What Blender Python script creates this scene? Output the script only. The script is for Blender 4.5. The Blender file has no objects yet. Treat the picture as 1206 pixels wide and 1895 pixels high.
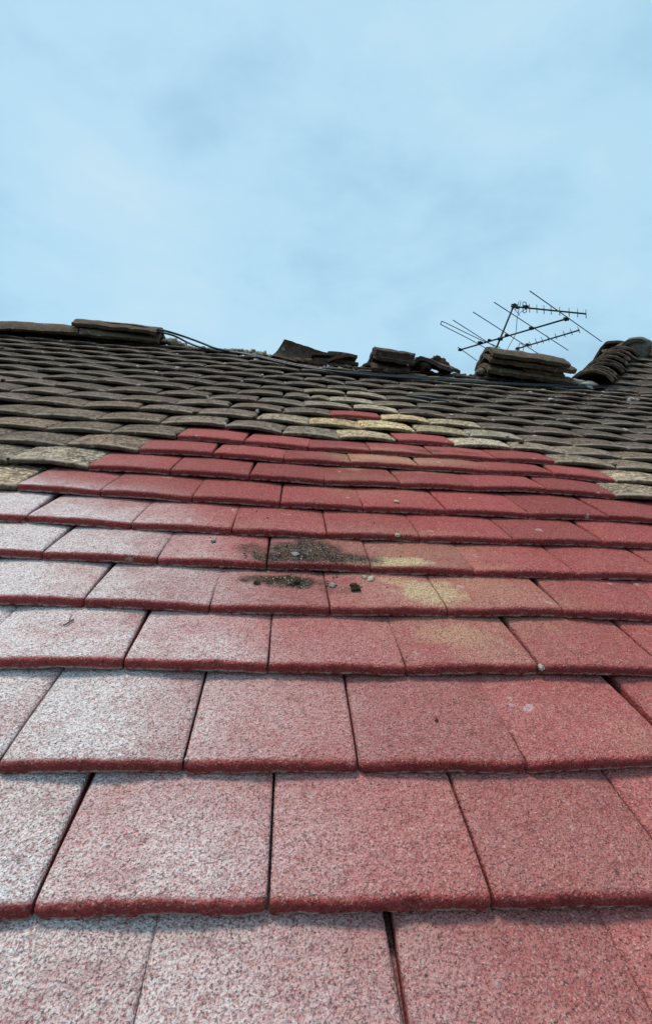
import bpy, math, random
import numpy as np
from mathutils import Vector, Matrix, noise
R = math.radians
scene = bpy.context.scene
COL = scene.collection

# ------------------------------------------------------------------ camera, sky, sun, exposure
PITCH = R(30.0)
BASE = Vector((0, 0, 5.2))
RM = Matrix.Rotation(PITCH, 4, 'X')
M = Matrix.Translation(BASE) @ RM            # roof frame (u across, v up the slope, n normal) -> world
CA, CB, CC = 0.4767205, -0.0916794, -0.0915280   # camera pitch / yaw / roll against the roof plane
CAMH, FPX = 0.4223, 905.0
def rot_cam():
    ca, sa, cb, sb, cc, sc = math.cos(CA), math.sin(CA), math.cos(CB), math.sin(CB), math.cos(CC), math.sin(CC)
    Rz = Matrix(((cb, -sb, 0), (sb, cb, 0), (0, 0, 1)))
    Rx = Matrix(((1, 0, 0), (0, ca, sa), (0, -sa, ca)))
    Ry = Matrix(((cc, 0, sc), (0, 1, 0), (-sc, 0, cc)))
    return Rz @ Rx @ Ry
RC = rot_cam()                                # columns: right, forward, up in the roof frame
cam = bpy.data.cameras.new('camera')
camo = bpy.data.objects.new('camera', cam); COL.objects.link(camo)
right, fwd, up = RC.col[0], RC.col[1], RC.col[2]
K = Matrix((( right.x, up.x, -fwd.x, 0), (right.y, up.y, -fwd.y, 0), (right.z, up.z, -fwd.z, CAMH), (0, 0, 0, 1)))
camo.matrix_world = M @ K
cam.sensor_fit = 'HORIZONTAL'; cam.sensor_width = 36.0; cam.lens = FPX / 1206 * 36
cam.shift_y = (963 - 1895 / 2) / 1206        # optical centre of the pictured strip sits slightly below the middle
cam.clip_start = 0.02; cam.clip_end = 3000
scene.camera = camo

SUN_EL, SUN_AZ = R(72), R(-70)                # azimuth from +Y, towards -X
world = bpy.data.worlds.new('World'); scene.world = world; world.use_nodes = True
wn, wl = world.node_tree.nodes, world.node_tree.links
bg = wn['Background']; bg.inputs['Strength'].default_value = 0.10
sky = wn.new('ShaderNodeTexSky'); sky.sky_type = 'NISHITA'; sky.sun_disc = False
sky.sun_elevation = SUN_EL; sky.sun_rotation = SUN_AZ
tc = wn.new('ShaderNodeTexCoord'); mp = wn.new('ShaderNodeMapping')
mp.inputs['Scale'].default_value = (1.0, 1.0, 2.0); mp.inputs['Location'].default_value = (3.1, 0.4, 1.7)
wl.new(tc.outputs['Generated'], mp.inputs['Vector'])
n1 = wn.new('ShaderNodeTexNoise'); n1.inputs['Scale'].default_value = 2.6; n1.inputs['Detail'].default_value = 9; n1.inputs['Roughness'].default_value = 0.56; n1.inputs['Distortion'].default_value = 0.12
wl.new(mp.outputs['Vector'], n1.inputs['Vector'])
cr = wn.new('ShaderNodeValToRGB')
cr.color_ramp.elements[0].position = 0.30; cr.color_ramp.elements[0].color = (0.40, 0.66, 0.86, 1)
cr.color_ramp.elements[1].position = 0.70; cr.color_ramp.elements[1].color = (0.63, 0.87, 1.0, 1)
e = cr.color_ramp.elements.new(0.5); e.color = (0.52, 0.81, 0.99, 1)
wl.new(n1.outputs['Fac'], cr.inputs['Fac'])
sc_ = wn.new('ShaderNodeVectorMath'); sc_.operation = 'SCALE'; sc_.inputs['Scale'].default_value = 8.1
wl.new(cr.outputs['Color'], sc_.inputs[0])
mx = wn.new('ShaderNodeMixRGB'); mx.inputs['Fac'].default_value = 0.86
wl.new(sky.outputs['Color'], mx.inputs['Color1']); wl.new(sc_.outputs['Vector'], mx.inputs['Color2'])
wl.new(mx.outputs['Color'], bg.inputs['Color'])

sun = bpy.data.lights.new('sun', 'SUN'); sun.energy = 2.3; sun.angle = R(14); sun.color = (1.0, 0.88, 0.74)
suno = bpy.data.objects.new('sun', sun); COL.objects.link(suno)
sdir = Vector((math.sin(SUN_AZ) * math.cos(SUN_EL), math.cos(SUN_AZ) * math.cos(SUN_EL), math.sin(SUN_EL)))
suno.rotation_euler = (-sdir).to_track_quat('-Z', 'Y').to_euler(); suno.location = (0, 0, 40)

scene.view_settings.view_transform = 'Standard'; scene.view_settings.look = 'None'
scene.view_settings.exposure = 0.27; scene.view_settings.gamma = 1.0; scene.view_settings.use_curve_mapping = False

# ------------------------------------------------------------------ geometry helpers (metres, roof frame)
CAMP = Vector((0, 0, CAMH))
def ray(x, y): return RC @ Vector(((x - 603) / FPX, 1.0, (963 - y) / FPX))
def at_n(x, y, n=0.0):
    d = ray(x, y); return CAMP + d * ((n - CAMH) / d.z)
def at_v(x, y, v):
    d = ray(x, y); return CAMP + d * (v / d.y)
def at_d(x, y, dep): return CAMP + ray(x, y) * dep
def depth_of(p): return (p - CAMP).dot(fwd)
RI = RM.to_3x3().inverted()
def at_h(x, y, h):                             # on the level plane h metres above the lens
    d = ray(x, y); w = RM.to_3x3() @ d; return CAMP + d * (h / w.z)
UPR = RI @ Vector((0, 0, 1))                   # world up, in the roof frame
def project(p):
    q = RC.transposed() @ (p - CAMP); return 603 + FPX * q.x / q.y, 963 - FPX * q.z / q.y

def mesh(name, V, F, smooth=True):
    me = bpy.data.meshes.new(name); me.from_pydata([tuple(v) for v in V], [], F); me.update()
    if smooth: me.polygons.foreach_set('use_smooth', [True] * len(me.polygons))
    return me
def link(name, me, mat=None, parent=None):
    o = bpy.data.objects.new(name, me); COL.objects.link(o)
    if mat and me is not None and not me.materials: me.materials.append(mat)
    if parent: o.parent = parent
    return o
def info(o, label, cat, group=None, kind=None):
    o['label'] = label; o['category'] = cat
    if group: o['group'] = group
    if kind: o['kind'] = kind
    return o
def thing(name, origin, label, cat, group=None):
    o = bpy.data.objects.new(name, None); COL.objects.link(o); o.empty_display_size = 0.05
    o.matrix_world = M @ Matrix.Translation(origin); info(o, label, cat, group); return o
def tmesh(name, V, F, origin, mat, label=None, cat=None, group=None, parent=None, smooth=True):
    """vertices given in roof coordinates; object placed at origin"""
    me = mesh(name, [Vector(v) - Vector(origin) for v in V], F, smooth)
    o = link(name, me, mat, parent)
    if parent is None: o.matrix_world = M @ Matrix.Translation(origin)
    if label: info(o, label, cat, group)
    return o
def spline(P, n=6):
    P = [Vector(p) for p in P]; out = []
    for i in range(len(P) - 1):
        p0 = P[max(i - 1, 0)]; p1 = P[i]; p2 = P[i + 1]; p3 = P[min(i + 2, len(P) - 1)]
        for k in range(n):
            t = k / n
            out.append(0.5 * ((2 * p1) + (p2 - p0) * t + (2 * p0 - 5 * p1 + 4 * p2 - p3) * t * t + (3 * p1 - p0 - 3 * p2 + p3) * t ** 3))
    out.append(P[-1]); return out
def tube(P, r, seg=8):
    P = [Vector(p) for p in P]; V, F = [], []
    for i, p in enumerate(P):
        t = (P[min(i + 1, len(P) - 1)] - P[max(i - 1, 0)]).normalized()
        a = t.cross(Vector((0.3, 0.1, 1))).normalized(); b = t.cross(a)
        for k in range(seg):
            q = 2 * math.pi * k / seg; V.append(p + (a * math.cos(q) + b * math.sin(q)) * r)
        if i:
            for k in range(seg):
                k2 = (k + 1) % seg; F.append(((i - 1) * seg + k, (i - 1) * seg + k2, i * seg + k2, i * seg + k))
    F.append(tuple(range(seg - 1, -1, -1))); F.append(tuple(range((len(P) - 1) * seg, len(P) * seg)))
    return V, F
def boxvf(c, ax, ay, az):
    V = [c + ax * i + ay * j + az * k for k in (-1, 1) for j in (-1, 1) for i in (-1, 1)]
    return V, [(0, 2, 3, 1), (4, 5, 7, 6), (0, 1, 5, 4), (2, 6, 7, 3), (0, 4, 6, 2), (1, 3, 7, 5)]
import bmesh
_ico = {}
def ico(sub):
    if sub not in _ico:
        bm = bmesh.new(); bmesh.ops.create_icosphere(bm, subdivisions=sub, radius=1)
        _ico[sub] = ([v.co.copy() for v in bm.verts], [tuple(v.index for v in f.verts) for f in bm.faces]); bm.free()
    return _ico[sub]
def lump(c, rx, ry, rz, seed, sub=2, rough=0.45, freq=1.3):
    V0, F = ico(sub); V = []; s = Vector((seed * 3.7, seed * 1.3, seed * 7.1)); a = seed * 2.4
    for v in V0:
        k = 1 + rough * noise.noise(v * freq + s) * 1.6 + rough * .35 * noise.noise(v * freq * 3 + s)
        x, y, z = v.x * rx * k, v.y * ry * k, v.z * rz * k
        V.append(Vector(c) + Vector((x * math.cos(a) - y * math.sin(a), x * math.sin(a) + y * math.cos(a), z)))
    return V, list(F)
def join(lst):
    V, F = [], []
    for v, f in lst:
        o = len(V); V += list(v); F += [tuple(i + o for i in q) for q in f]
    return V, F

# ------------------------------------------------------------------ materials
class NT:
    def __init__(s, name):
        s.m = bpy.data.materials.new(name); s.m.use_nodes = True; s.t = s.m.node_tree; s.n = s.t.nodes; s.l = s.t.links
        s.b = s.n['Principled BSDF']
    def _in(s, sock, v):
        if isinstance(v, (int, float)): sock.default_value = v
        elif isinstance(v, tuple): sock.default_value = v if len(v) != 3 or sock.type != 'RGBA' else (*v, 1)
        else: s.l.new(v, sock)
    def math(s, op, a, b=0.0, clamp=False):
        n = s.n.new('ShaderNodeMath'); n.operation = op; n.use_clamp = clamp; s._in(n.inputs[0], a); s._in(n.inputs[1], b); return n.outputs[0]
    def mix(s, f, a, b, mode='MIX'):
        n = s.n.new('ShaderNodeMixRGB'); n.blend_type = mode; s._in(n.inputs[0], f); s._in(n.inputs[1], a); s._in(n.inputs[2], b); return n.outputs[0]
    def noise(s, vec, scale, detail=2, rough=0.5):
        n = s.n.new('ShaderNodeTexNoise'); s.l.new(vec, n.inputs['Vector']); n.inputs['Scale'].default_value = scale
        n.inputs['Detail'].default_value = detail; n.inputs['Roughness'].default_value = rough; return n.outputs['Fac']
    def voro(s, vec, scale, out='Distance', feat='F1'):
        n = s.n.new('ShaderNodeTexVoronoi'); n.feature = feat; s.l.new(vec, n.inputs['Vector']); n.inputs['Scale'].default_value = scale; return n.outputs[out]
    def ramp(s, v, a, b, c=0.0, d=1.0):
        n = s.n.new('ShaderNodeMapRange'); n.interpolation_type = 'SMOOTHSTEP'; s._in(n.inputs[0], v)
        for i, q in enumerate((a, b, c, d)): n.inputs[i + 1].default_value = q
        return n.outputs[0]
    def roofpos(s):
        g = s.n.new('ShaderNodeNewGeometry')
        a = s.n.new('ShaderNodeVectorMath'); a.operation = 'SUBTRACT'; s.l.new(g.outputs['Position'], a.inputs[0]); a.inputs[1].default_value = BASE
        r = s.n.new('ShaderNodeVectorRotate'); r.rotation_type = 'X_AXIS'; r.inputs['Angle'].default_value = -PITCH; s.l.new(a.outputs[0], r.inputs['Vector'])
        s.geo = g
        return r.outputs[0]
    def vadd(s, a, b):
        n = s.n.new('ShaderNodeVectorMath'); s._in(n.inputs[0], a); s._in(n.inputs[1], b); return n.outputs[0]
    def attr(s, name):
        n = s.n.new('ShaderNodeAttribute'); n.attribute_name = name; return n
    def blob(s, pos, c, rx, ry, wob=None):
        n = s.n.new('ShaderNodeVectorMath'); n.operation = 'SUBTRACT'; s.l.new(pos, n.inputs[0]); n.inputs[1].default_value = (c[0], c[1], 0)
        m = s.n.new('ShaderNodeVectorMath'); m.operation = 'MULTIPLY'; s.l.new(n.outputs[0], m.inputs[0]); m.inputs[1].default_value = (1 / rx, 1 / ry, 0)
        q = s.n.new('ShaderNodeVectorMath'); q.operation = 'LENGTH'; s.l.new(m.outputs[0], q.inputs[0])
        d = q.outputs['Value']
        if wob is not None: d = s.math('ADD', d, wob)
        return s.ramp(d, 1.3, 0.5)
    def bump(s, h, dist, strength=1.0, normal=None):
        n = s.n.new('ShaderNodeBump'); n.inputs['Distance'].default_value = dist; n.inputs['Strength'].default_value = strength; s.l.new(h, n.inputs['Height'])
        if normal: s.l.new(normal, n.inputs['Normal'])
        return n.outputs[0]
    def fin(s, col, rough=0.85, normal=None, spec=0.3):
        s._in(s.b.inputs['Base Color'], col); s._in(s.b.inputs['Roughness'], rough); s.b.inputs['Specular IOR Level'].default_value = spec
        if normal: s.l.new(normal, s.b.inputs['Normal'])
        return s.m

def px_uv(x, y): p = at_n(x, y, 0.01); return p.x, p.y
def blob_spec(x, y, w, h):
    """pixel box of a stain on the roof -> centre and radii in roof metres"""
    a = px_uv(x, y + h / 2); b = px_uv(x, y - h / 2); c = px_uv(x - w / 2, y); d = px_uv(x + w / 2, y)
    return ((a[0] + b[0]) / 2, (a[1] + b[1]) / 2), abs(d[0] - c[0]) / 2, abs(b[1] - a[1]) / 2

def tile_material(name, red):
    s = NT(name); pos = s.roofpos()
    oi = s.n.new('ShaderNodeObjectInfo'); rnd = s.math('ADD', oi.outputs['Random'], s.geo.outputs['Random Per Island'])
    cmb = s.n.new('ShaderNodeCombineXYZ'); s.l.new(s.math('MULTIPLY', rnd, 17.0), cmb.inputs[0]); s.l.new(s.math('MULTIPLY', rnd, 5.0), cmb.inputs[2])
    gp = s.vadd(pos, cmb.outputs[0])
    edge = s.attr('edge').outputs['Fac']; chip = s.attr('chip').outputs['Fac']
    topf = s.ramp(edge, 0.15, 0.5, 1.0, 0.0)
    g1 = s.noise(gp, 520, 3, 0.65); g2 = s.noise(gp, 110, 3, 0.6); vc = s.voro(gp, 820, 'Color'); vd = s.voro(gp, 420); g4 = s.noise(gp, 190, 2, 0.6)
    g3 = s.noise(gp, 14, 4, 0.6)
    sep = s.n.new('ShaderNodeSeparateColor'); s.l.new(vc, sep.inputs[0])
    pit = s.ramp(g1, 0.47, 0.36)
    pit2 = s.math('MULTIPLY', s.ramp(s.noise(gp, 390, 3, 0.6), 0.40, 0.31), s.ramp(g2, .34, .6, .3, 1.0))
    pit3 = s.ramp(s.noise(gp, 210, 3, 0.65), 0.40, 0.33)
    lite = s.ramp(s.noise(s.vadd(gp, (3.3, 1.1, 0.0)), 230, 3, 0.65), 0.60, 0.68)
    g5 = s.noise(gp, 75, 4, 0.7)
    speck = s.ramp(sep.outputs[0], 0.90, 0.97)
    if red:
        base = s.mix(s.ramp(g3, 0.3, 0.7), (0.345, 0.040, 0.042), (0.40, 0.058, 0.055))
        base = s.mix(s.ramp(rnd, 0.2, 1.4, 0.0, 0.35), base, (0.34, 0.085, 0.07))
        base = s.mix(s.math('MULTIPLY', s.ramp(sep.outputs[1], 0.3, 1.0), 0.45), base, (0.54, 0.14, 0.13))
        base = s.mix(s.math('MULTIPLY', speck, 0.55), base, (0.62, 0.52, 0.48))
        # wet sheen painted as a pale film on upper faces, heavy towards the left
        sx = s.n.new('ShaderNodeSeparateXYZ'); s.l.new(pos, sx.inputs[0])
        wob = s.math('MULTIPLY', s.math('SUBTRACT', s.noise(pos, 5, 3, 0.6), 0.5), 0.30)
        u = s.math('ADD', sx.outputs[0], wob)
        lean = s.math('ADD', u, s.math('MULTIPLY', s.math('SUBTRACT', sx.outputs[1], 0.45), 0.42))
        sheen_mask = s.math('ADD', s.ramp(lean, 0.10, -0.36, 0.0, 0.98), s.ramp(lean, 0.55, -0.1, 0.0, 0.14))
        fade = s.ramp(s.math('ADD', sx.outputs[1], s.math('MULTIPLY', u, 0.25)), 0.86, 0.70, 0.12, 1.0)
        sheen_mask = s.math('MULTIPLY', s.math('MULTIPLY', sheen_mask, fade), s.ramp(sx.outputs[1], 0.26, 0.38, 0.72, 1.0))
        sheen_mask = s.math('MULTIPLY', sheen_mask, s.ramp(s.noise(gp, 9, 4, 0.65), 0.30, 0.62, 0.60, 1.15))
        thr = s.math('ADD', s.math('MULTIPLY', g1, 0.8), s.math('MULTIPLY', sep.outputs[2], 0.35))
        painted_sheen = s.math('MULTIPLY', s.math('MULTIPLY', sheen_mask, s.ramp(g4, 0.3, 0.62, 0.72, 1.05)), s.ramp(thr, 0.38, 0.66, 0.38, 1.15), True)
        painted_sheen = s.math('MULTIPLY', painted_sheen, topf, True)
        pinky = s.math('MULTIPLY', s.math('MULTIPLY', s.ramp(g2, 0.3, 0.7, .3, 1.0), s.ramp(sx.outputs[1], 0.95, 0.35, 0.07, 0.34)), topf)
        base = s.mix(pinky, base, (0.68, 0.34, 0.30))
        base = s.mix(s.math('MULTIPLY', s.ramp(s.noise(gp, 11, 4, 0.6), 0.52, 0.66, 0.0, 0.35), topf), base, (0.44, 0.12, 0.085))
        vv = s.math('ADD', 0.80, s.math('MULTIPLY', s.math('FRACT', s.math('MULTIPLY', rnd, 7.3)), 0.34))
        cv = s.n.new('ShaderNodeCombineColor'); [s.l.new(vv, cv.inputs[i_]) for i_ in range(3)]
        base = s.mix(1.0, base, cv.outputs[0], 'MULTIPLY')
        base = s.mix(painted_sheen, base, (0.88, 0.82, 0.81))
        sw = s.math('MULTIPLY', s.math('SUBTRACT', s.noise(pos, 34, 6, 0.72), 0.5), 2.0)
        # dusty ochre patches
        yel = None
        for (x, y, w, h, k) in ((860, 1110, 420, 150, 0.22), (780, 1015, 320, 70, 0.20), (740, 850, 300, 36, 0.32), (690, 900, 200, 50, 0.12), (728, 1044, 140, 24, 1.1), (655, 1046, 90, 26, 0.55), (795, 1096, 120, 62, 1.0), (735, 1072, 90, 18, 0.6), (905, 1085, 150, 60, 0.30), (850, 1175, 170, 60, 0.45),
                                (770, 1020, 250, 40, 0.25), (700, 848, 130, 16, 0.55), (655, 858, 60, 16, 0.5), (905, 1210, 150, 60, 0.25), (1170, 1375, 130, 90, 0.12), (760, 852, 90, 14, 0.5)):
            c, rx, ry = blob_spec(x, y, w, h); b = s.math('MULTIPLY', s.blob(pos, c, rx, ry, sw), k); yel = b if yel is None else s.math('MAXIMUM', yel, b)
        yel = s.math('MULTIPLY', s.math('MULTIPLY', yel, topf), s.ramp(thr, 0.40, 0.64, 0.22, 0.88), True)
        base = s.mix(yel, base, (0.72, 0.60, 0.34))
        # dark soil stains
        drk = None
        for (x, y, w, h, k) in ((562, 1022, 150, 56, 1.0), (520, 1036, 150, 38, 0.97), (590, 1036, 150, 34, 1.0), (470, 1016, 70, 30, 0.6), (640, 1037, 130, 28, 0.92), (600, 1030, 90, 38, 0.9), (522, 1070, 150, 26, 1.0), (545, 1078, 70, 22, 1.0),
                                (475, 1080, 20, 8, 0.7), (620, 1092, 70, 22, 0.35), (790, 836, 70, 10, 0.55), (600, 1072, 70, 14, 0.4), (860, 840, 60, 10, 0.4)):
            c, rx, ry = blob_spec(x, y, w, h); b = s.math('MULTIPLY', s.blob(pos, c, rx, ry, sw), k); drk = b if drk is None else s.math('MAXIMUM', drk, b)
        drk = s.math('MULTIPLY', s.math('MULTIPLY', drk, topf), s.ramp(sep.outputs[1], 0.0, 0.25, 0.8, 1.05), True)
        drk = s.math('MULTIPLY', drk, 1.1, True)
        soil = s.mix(s.ramp(s.noise(pos, 60, 3, 0.6), 0.4, 0.6), (0.026, 0.018, 0.014), (0.080, 0.052, 0.030))
        base = s.mix(drk, base, soil)
        base = s.mix(s.math('MULTIPLY', speck, s.math('MULTIPLY', drk, 0.6)), base, (0.6, 0.56, 0.5))
        base = s.mix(s.math('MULTIPLY', pit, 0.50), base, (0.11, 0.028, 0.028))
        base = s.mix(s.math('MULTIPLY', pit2, 0.52), base, (0.065, 0.025, 0.025))
        base = s.mix(s.math('MULTIPLY', pit3, 0.50), base, (0.10, 0.035, 0.035))
        base = s.mix(s.math('MULTIPLY', lite, 0.26), base, (0.70, 0.36, 0.33))
        base = s.mix(s.ramp(g5, 0.46, 0.34, 0.0, 0.28), base, (0.12, 0.03, 0.03))
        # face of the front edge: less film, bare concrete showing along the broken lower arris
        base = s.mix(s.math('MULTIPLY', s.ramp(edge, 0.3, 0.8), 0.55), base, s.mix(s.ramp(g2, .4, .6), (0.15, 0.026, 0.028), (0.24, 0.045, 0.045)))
        ch = s.math('MULTIPLY', s.ramp(chip, 0.70, 0.98), s.ramp(s.noise(gp, 75, 4, 0.7), 0.40, 0.56, 0.0, 0.85))
        base = s.mix(ch, base, (0.46, 0.42, 0.38))
        scuff = s.math('MULTIPLY', s.ramp(s.noise(gp, 48, 5, 0.75), 0.66, 0.70), s.ramp(s.noise(gp, 7, 2, .5), .5, .62, 0, .55))
        base = s.mix(scuff, base, (0.30, 0.22, 0.18))
        spot = s.math('MULTIPLY', s.ramp(s.noise(gp, 26, 2, 0.5), 0.70, 0.76), 0.5)
        base = s.mix(spot, base, (0.66, 0.56, 0.55))
        rough = 0.80
    else:
        tint = s.mix(s.attr('is_stuff').outputs['Fac'], oi.outputs['Color'], s.attr('tint').outputs['Color'])
        base = s.mix(s.ramp(g3, 0.38, 0.60, 0.0, 0.75), tint, (0.075, 0.055, 0.043))
        base = s.mix(s.ramp(s.noise(gp, 42, 5, 0.7), 0.54, 0.62, 0.0, 0.45), base, s.mix(1.0, tint, (1.9, 1.75, 1.55), 'MULTIPLY'))
        base = s.mix(s.math('MULTIPLY', s.ramp(g4, 0.56, 0.40), 0.55), base, (0.05, 0.04, 0.032))
        base = s.mix(s.math('MULTIPLY', s.ramp(g4, 0.50, 0.66), 0.50), base, s.mix(1.0, tint, (2.2, 2.1, 1.9), 'MULTIPLY'))
        base = s.mix(s.math('MULTIPLY', s.ramp(sep.outputs[1], 0.35, 1.0), 0.30), base, s.mix(1.0, tint, (1.9, 1.85, 1.75), 'MULTIPLY'))
        base = s.mix(s.math('MULTIPLY', speck, 0.45), base, (0.50, 0.47, 0.42))
        base = s.mix(s.math('MULTIPLY', pit, 0.60), base, (0.035, 0.03, 0.026))
        base = s.mix(s.math('MULTIPLY', pit2, 0.6), base, (0.03, 0.026, 0.024))
        base = s.mix(s.math('MULTIPLY', pit3, 0.55), base, (0.035, 0.026, 0.02))
        base = s.mix(s.math('MULTIPLY', lite, 0.35), base, s.mix(0.5, tint, (0.62, 0.52, 0.42)))
        base = s.mix(s.ramp(g5, 0.49, 0.38, 0.0, 0.6), base, (0.045, 0.033, 0.026))
        base = s.mix(s.ramp(g5, 0.53, 0.64, 0.0, 0.5), base, s.mix(1.0, tint, (2.1, 1.95, 1.7), 'MULTIPLY'))
        rim = s.math('MULTIPLY', s.math('MULTIPLY', s.ramp(edge, 0.02, 0.3), s.ramp(edge, 0.8, 0.5)), s.ramp(s.noise(gp, 30, 3, 0.6), 0.32, 0.54))
        base = s.mix(s.math('MULTIPLY', rim, 0.88), base, s.mix(0.4, tint, (0.70, 0.56, 0.43)))
        base = s.mix(s.math('MULTIPLY', s.ramp(edge, 0.5, 0.85), 0.75), base, (0.078, 0.050, 0.037))
        lich = s.math('MULTIPLY', s.ramp(s.noise(pos, 38, 3, 0.6), 0.66, 0.72), 0.65)
        base = s.mix(lich, base, (0.42, 0.40, 0.35))
        mossm = s.math('MULTIPLY', s.ramp(s.noise(pos, 21, 3, 0.6), 0.66, 0.74), 0.55)
        base = s.mix(mossm, base, (0.075, 0.062, 0.028))
        rough = 0.9
    h = s.math('ADD', s.math('MULTIPLY', g1, 0.75), s.math('MULTIPLY', s.math('SUBTRACT', 1.0, vd), 0.35))
    h = s.math('SUBTRACT', h, s.math('MULTIPLY', pit2, 0.5))
    h = s.math('ADD', h, s.math('MULTIPLY', g2, 0.8)); h = s.math('ADD', h, s.math('MULTIPLY', g4, 0.9))
    nrm = s.bump(h, 0.0042, 1.0)
    return s.fin(base, rough, nrm, 0.16)

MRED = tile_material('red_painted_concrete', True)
MOLD = tile_material('weathered_concrete', False)
def rough_mat(name, c1, c2, c3=None, scale=60, bump=0.003, rough=0.92, lich=0.0):
    s = NT(name); pos = s.roofpos(); oi = s.n.new('ShaderNodeObjectInfo')
    cmb = s.n.new('ShaderNodeCombineXYZ'); s.l.new(s.math('MULTIPLY', oi.outputs['Random'], 13.0), cmb.inputs[0]); gp = s.vadd(pos, cmb.outputs[0])
    a = s.noise(gp, scale, 5, 0.65); b = s.noise(gp, scale * 5, 3, 0.6); c = s.noise(gp, scale * 0.22, 3, 0.55)
    col = s.mix(s.ramp(a, 0.35, 0.65), c1, c2)
    if c3: col = s.mix(s.ramp(c, 0.52, 0.66), col, c3)
    col = s.mix(s.math('MULTIPLY', s.ramp(b, 0.5, 0.36), 0.6), col, tuple(x * 0.25 for x in c1))
    if lich: col = s.mix(s.math('MULTIPLY', s.ramp(s.noise(gp, 34, 3, 0.6), 0.62, 0.70), lich), col, (0.36, 0.34, 0.27))
    return s.fin(col, rough, s.bump(s.math('ADD', a, s.math('MULTIPLY', b, 0.5)), bump, 0.9), 0.25)
MRIDGE = rough_mat('weathered_ridge_clay', (0.072, 0.046, 0.033), (0.14, 0.092, 0.062), (0.10, 0.085, 0.052), 45, 0.004, 0.93, 0.5)
MRIDGED = rough_mat('dark_mossy_ridge_clay', (0.052, 0.034, 0.026), (0.105, 0.068, 0.050), (0.065, 0.052, 0.040), 45, 0.005, 0.95, 0.4)
MTERRA = rough_mat('broken_terracotta', (0.15, 0.055, 0.035), (0.11, 0.05, 0.04), (0.06, 0.045, 0.04), 45, 0.003, 0.9)
MMORT = rough_mat('old_bedding_mortar', (0.34, 0.29, 0.21), (0.20, 0.175, 0.14), (0.13, 0.11, 0.09), 40, 0.007)
MYMORT = rough_mat('ochre_mortar', (0.40, 0.31, 0.16), (0.24, 0.19, 0.10), None, 50, 0.005)
MLEAD = rough_mat('grey_green_flashing_mortar', (0.19, 0.20, 0.17), (0.12, 0.12, 0.10), (0.34, 0.35, 0.32), 30, 0.003)
MMOSS = rough_mat('dark_moss', (0.050, 0.034, 0.020), (0.08, 0.060, 0.03), (0.05, 0.035, 0.02), 160, 0.004)
MSTONE = rough_mat('grey_grit', (0.20, 0.20, 0.19), (0.32, 0.31, 0.30), None, 150, 0.001)
MPALE = rough_mat('pale_lichen_flake', (0.50, 0.47, 0.42), (0.32, 0.29, 0.25), None, 180, 0.001)
MBEIGE = rough_mat('beige_grit', (0.52, 0.45, 0.33), (0.38, 0.33, 0.25), None, 150, 0.001)
MWOOD = rough_mat('dark_felt_and_timber', (0.03, 0.027, 0.025), (0.045, 0.04, 0.035), None, 20, 0.001)
MSLATE = rough_mat('blue_grey_slate', (0.11, 0.14, 0.15), (0.17, 0.20, 0.21), None, 30, 0.0008, 0.45)
MTWIG = rough_mat('twig_bark', (0.10, 0.085, 0.07), (0.16, 0.14, 0.12), None, 200, 0.0005)
MWALL = rough_mat('rendered_wall', (0.45, 0.42, 0.36), (0.38, 0.36, 0.31), None, 6, 0.002)
MGROUND = rough_mat('garden_ground', (0.06, 0.075, 0.035), (0.085, 0.085, 0.05), (0.12, 0.11, 0.08), 2.0, 0.02)
def simple(name, col, rough, metal=0.0):
    s = NT(name); pos = s.roofpos(); f = s.noise(pos, 80, 3, 0.6)
    c = s.mix(s.ramp(f, 0.35, 0.7, 0.0, 0.6), col, tuple(x * 0.55 for x in col)); s.b.inputs['Metallic'].default_value = metal
    return s.fin(c, s.ramp(f, 0.3, 0.7, rough, min(1, rough + .2)), s.bump(f, 0.0005, 0.4), 0.4)
MALU = simple('dulled_aluminium', (0.16, 0.19, 0.21), 0.5, 0.3)
MSTEEL = simple('dark_galvanised_steel', (0.055, 0.065, 0.075), 0.5, 0.5)
MPLAST = simple('black_plastic', (0.02, 0.022, 0.024), 0.5)
MCABLE = simple('black_cable_sheath', (0.018, 0.026, 0.032), 0.38)
MGUT = simple('grey_gutter_plastic', (0.12, 0.12, 0.12), 0.4)

# ------------------------------------------------------------------ setting below the roof
gm = mesh('ground', [(-900, -900, 0), (900, -900, 0), (900, 900, 0), (-900, 900, 0)], [(0, 1, 2, 3)], False)
g = link('ground', gm, MGROUND); g['kind'] = 'structure'

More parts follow.
